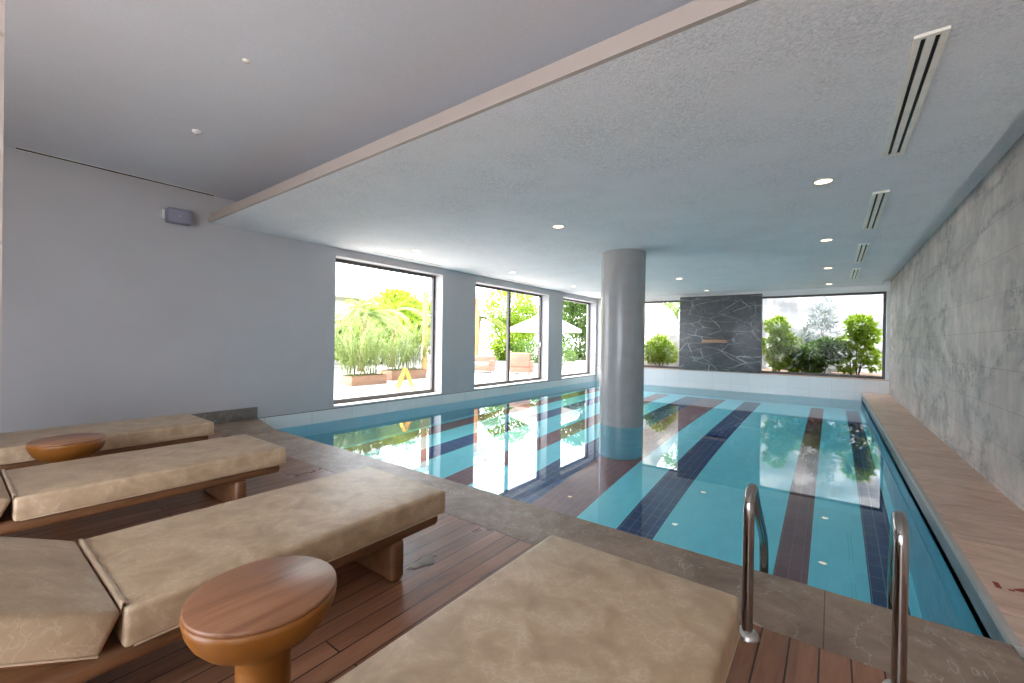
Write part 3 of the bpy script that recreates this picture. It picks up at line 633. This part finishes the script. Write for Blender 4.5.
papyrus((-12.9, 10.9, 0.3), 2.2, 0.9, 30, 'bamboo grass clump at the right side of the nearest left window', 24)
# wet floor sign
r = thing('wet_floor_sign', 'yellow A shaped wet floor sign standing on the terrace', 'floor sign', (-9.75, 7.95, 0), R_(-14))
for s in (-1, 1):
    q = MB(); hw, hb, H_ = 0.10, 0.155, 0.64
    for sy in (-1, 1):
        q.add([(sy*hb, s*0.29, 0), (sy*(hb-0.05), s*0.29, 0), (sy*(hw-0.05), s*0.015, H_), (sy*hw, s*0.015, H_), (sy*hb, s*0.26, 0), (sy*(hb-0.05), s*0.26, 0), (sy*(hw-0.05), s*0.003, H_), (sy*hw, s*0.003, H_)], [(0, 1, 2, 3), (7, 6, 5, 4), (0, 4, 5, 1), (1, 5, 6, 2), (2, 6, 7, 3), (3, 7, 4, 0)])
    def yy(z): return s*(0.29-(0.275)*z/H_)
    q.add([(-0.14, yy(.12), .12), (0.14, yy(.12), .12), (0.115, yy(.52), .52), (-0.115, yy(.52), .52), (-0.14, yy(.12)-s*.012, .12), (0.14, yy(.12)-s*.012, .12), (0.115, yy(.52)-s*.012, .52), (-0.115, yy(.52)-s*.012, .52)], [(0, 1, 2, 3), (7, 6, 5, 4), (0, 4, 5, 1), (1, 5, 6, 2), (2, 6, 7, 3), (3, 7, 4, 0)])
    q.build('panel', M['yellow'], r)
q = MB(); q.box(-0.10, 0.10, -0.02, 0.02, 0.62, 0.66); q.build('hinge', M['yellow'], r, bevel=0.006)
# posts
for y, lab in ((12.45, 'orange timber post seen at the right of the nearest left window'), (15.75, 'orange timber post seen at the left of the middle window')):
    r = thing('timber_post', lab, 'post', (-14, y, 0)); q = MB(); q.box(-0.09, 0.09, -0.09, 0.09, 0.02, 3.5); q.build('shaft', M['post'], r, bevel=0.01)
    q = MB(); q.box(-0.13, 0.13, -0.13, 0.13, 0, 0.05); q.build('foot', M['steel_b'], r)
r = thing('pergola_beam', 'pale timber beam lying across the orange posts', 'beam', (-14, 13.2, 3.5)); q = MB(); q.box(-0.08, 0.08, -4.6, 3.2, 0, 0.22); q.build('beam', M['stucco_out'], r)
for k in range(9):
    q = MB(); q.box(-0.9, 0.9, -4.4+k*0.85-0.04, -4.4+k*0.85+0.04, 0.22, 0.32); q.build('rafter', M['stucco_out'], r)
# house with arch
r = thing('garden_house', 'pale house with an arched doorway and tiled roof beyond the terrace', 'house', (-24, 12, 0))
q = MB(); wall_with_holes(q, 'Y', 0, -0.4, -12, 9, 0, 4.0, [(-1.6, 0.4, 0, 2.4), (3.4, 5.2, 0.8, 2.4)])
# arch top
n = 14
for i in range(n):
    a0, a1 = pi*i/n, pi*(i+1)/n
    ya, yb = -0.6+1.0*cos(a0), -0.6+1.0*cos(a1); za, zb = 2.4-1.0+1.0*sin(a0), 1.4+1.0*sin(a1)
    q.add([(0, ya, 2.4), (0, yb, 2.4), (0, yb, zb), (0, ya, za), (-.4, ya, 2.4), (-.4, yb, 2.4), (-.4, yb, zb), (-.4, ya, za)], [(0, 1, 2, 3), (7, 6, 5, 4), (2, 3, 7, 6)])
q.build('wall', M['stucco_out'], r)
q = MB(); q.add([(0.8, -12.5, 3.9), (0.8, 9.5, 3.9), (-3.5, 9.5, 5.6), (-3.5, -12.5, 5.6), (0.8, -12.5, 4.05), (0.8, 9.5, 4.05), (-3.5, 9.5, 5.75), (-3.5, -12.5, 5.75)], [(0, 1, 2, 3), (7, 6, 5, 4), (0, 4, 5, 1), (1, 5, 6, 2), (2, 6, 7, 3), (3, 7, 4, 0)]); q.build('roof', M['rooftile'], r)
q = MB(); q.box(-0.3, -0.2, 3.4, 5.2, 0.8, 2.4); q.build('window', M['frame'], r)
# palms
def palm(loc, h, fl, nf, label, mat, seed):
    random.seed(seed); r = thing('palm_tree', label, 'palm tree', loc, group='palms beyond the terrace'); q = MB()
    P = [Vector((0.12*sin(t_*2), 0.1*t_, h*t_)) for t_ in (0, .25, .5, .75, 1)]; q.tube(P, [.16, .13, .12, .12, .14], 10); q.build('trunk', M['bark'], r)
    V_, F_ = [], []; top = P[-1]
    for k in range(nf):
        a = 2*pi*k/nf*2.4+random.uniform(-.3, .3); el = random.uniform(-0.1, 1.15); L_ = fl*random.uniform(.8, 1.1)
        pr_ = top; 
        for j in range(1, 15):
            t_ = j/14; rr = L_*t_*cos(el)*(1); z = L_*(t_*sin(el)-0.55*t_*t_)
            p = top+Vector((cos(a)*rr, sin(a)*rr, z)); d = (p-pr_).normalized(); sd_ = d.cross(Vector((0, 0, 1))).normalized()
            for s in (-1, 1):
                for hh in (0, .5):
                    leaf(V_, F_, pr_.lerp(p, hh), sd_*s+d*0.7+Vector((0, 0, -0.35)), Vector((0, 0, 1)), 0.55*fl/2*(1-0.55*t_)*random.uniform(.8, 1.1), .05*fl/2, 0.6)
            pr_ = p
    q = MB(); q.v = V_; q.f = [list(f) for f in F_]; q.mi = [0]*len(F_); q.sm = [False]*len(F_); q.build('fronds', mat, r)
palm((-17.0, 11.3, 0), 2.6, 2.3, 22, 'pale green palm in the middle of the nearest left window', M['leaf_pale'], 31)
palm((-18.5, 14.2, 0), 2.9, 2.4, 20, 'palm at the right of the nearest left window', M['leaf_bright'], 32)
palm((-18.5, 20.8, 0), 3.0, 2.2, 20, 'palm in the left half of the middle window', M['leaf_yellow'], 33)
# trees behind
specs = [((-20.5, 10.0, 0), [(0, 0, 1.5, 1.3), (0.3, 1.4, 1.6, 1.1), (0, -1.6, 1.0, 0.9)], 'pale leafy tree low behind the bamboo grass', 'leaf_pale'),
         ((-21.5, 15.3, 0), [(0, 0, 2.2, 1.6), (0, 1.6, 3.2, 1.3), (0, -1.4, 1.2, 1.2)], 'broad bright tree behind the first orange post', 'leaf_bright'),
         ((-22, 21.5, 0), [(0, 0, 1.8, 1.6), (0, 0.6, 4.0, 1.5), (0, -1.8, 2.6, 1.4)], 'tall green tree behind the second orange post', 'leaf_bright'),
         ((-20, 26.5, 0), [(0, 0, 1.6, 1.8), (0, 0, 4.0, 1.9), (0, 1.8, 3.0, 1.6), (0.8, -1.4, 1.0, 1.1)], 'tall dense tree in the right half of the middle window', 'leaf_bright'),
         ((-16.5, 30.5, 0), [(0, 0, 1.4, 1.5), (0.4, 1, 3.6, 1.9), (1.6, 1.4, 1.6, 1.4), (0, 0.2, 5.0, 1.4)], 'dark green tree behind the white parasol', 'leaf_mid'),
         ((-12.2, 32.0, 0), [(0, 0, 1.3, 1.5), (1.2, 0, 3.2, 1.8), (-.6, 0, 4.4, 1.7), (1.8, 0, 1.2, 1.2)], 'bushy tree filling the farthest left window', 'leaf_mid'),
         ((-18, 34.0, 0), [(0, 0, 4.6, 2.6), (3.5, 0, 5.4, 2.4), (6.5, 0, 4.2, 2.2)], 'pale tall tree line far behind the parasol', 'leaf_pale')]
for i, (loc, lumps, lab, mt_) in enumerate(specs):
    random.seed(40+i); bush('garden_tree', loc, lumps, lab, 'tree', M[mt_], 7000, 0.32, 0.15, stems=5, group='trees beyond the terrace', tr=0.08)
# parasol
r = thing('parasol', 'white parasol outside, seen through the middle and farthest left windows', 'parasol', (-12.9, 20.3, 0))
q = MB(); n = 8; ring = [(2.1*cos(2*pi*k/n), 2.1*sin(2*pi*k/n), 2.15) for k in range(n)]; ring2 = [(x*1.0, y*1.0, 1.98) for x, y, z in ring]
q.add([(0, 0, 3.1)]+ring+ring2, [(0, k+1, (k+1) % n+1) for k in range(n)]+[(k+1, n+k+1, n+(k+1) % n+1, (k+1) % n+1) for k in range(n)]); o = q.build('canopy', M['canvas'], r); sm = o.modifiers.new('thickness', 'SOLIDIFY'); sm.thickness = 0.01
q = MB(); q.tube([(0, 0, 0.05), (0, 0, 3.15)], 0.03, 10); q.build('pole', M['post'], r)
q = MB(); q.lathe([(0.0, 0.07), (0.35, 0.07), (0.36, 0.0), (0, 0)], n=24); q.build('base', M['stucco_out'], r)
for k in range(n):
    q = MB(); x, y, z = ring[k]; q.tube([(x*.04, y*.04, 2.98), (x*.97, y*.97, 2.10)], 0.012, 5); q.build('rib', M['post'], r)
# wicker seats
def wicker(loc, rz, wd, label, name='wicker_armchair', h=0.95):
    r = thing(name, label, 'outdoor chair', loc, rz, group='wicker seating on the terrace')
    q = MB(); q.box(-wd, wd, -0.38, 0.38, 0.08, 0.34); q.build('base', M['wicker'], r, bevel=0.03)
    q = MB(); q.box(-wd, wd, 0.28, 0.42, 0.34, h); q.build('backrest', M['wicker'], r, bevel=0.05)
    for s in (-1, 1):
        q = MB(); q.box(s*wd-0.07*(s > 0)*2, s*wd+0.07*(s < 0)*2, -0.38, 0.30, 0.34, 0.58); q.build('armrest', M['wicker'], r, bevel=0.03)
    q = MB(); q.box(-wd+0.14, wd-0.14, -0.36, 0.28, 0.34, 0.46); q.build('seat_cushion', M['cushion'], r, bevel=0.04)
    for sx in (-1, 1):
        for sy in (-1, 1):
            q = MB(); q.box(sx*(wd-0.08)-0.025, sx*(wd-0.08)+0.025, sy*0.3-0.025, sy*0.3+0.025, 0, 0.09); q.build('leg', M['wicker'], r)
wicker((-11.1, 15.6, 0), R_(200), 0.46, 'brown wicker armchair in the right half of the middle window')
wicker((-13.1, 14.9, 0), R_(25), 0.75, 'low wicker sofa in the left half of the middle window', 'wicker_sofa', 0.75)
wicker((-12.6, 17.2, 0), R_(120), 0.46, 'wicker armchair farther out behind the mullion of the middle window')
r = thing('plant_pot', 'round white pot low in the farthest left window', 'pot', (-10.3, 18.6, 0)); q = MB(); q.lathe([(0.0, 0.0), (0.2, 0.0), (0.33, 0.18), (0.34, 0.34), (0.24, 0.48), (0.2, 0.5), (0.18, 0.46), (0, 0.44)], n=28); q.build('body', M['canvas'], r)
bush('pot_plant', (-10.3, 18.6, 0.44), [(0, 0, 0.25, 0.25)], 'small green plant growing in the round white pot', 'plant', M['leaf_mid'], 300, 0.16, 0.05, stems=2)
# low hedge behind the terrace seating
random.seed(77)
bush('hedge', (-16.5, 24.2, 0), [(dx, dx*-0.35, 0.7, 0.8) for dx in (-3, -2, -1, 0, 1, 2, 3)], 'low dark green hedge behind the wicker seating', 'hedge', M['leaf_mid'], 4200, 0.2, 0.08, stems=7)
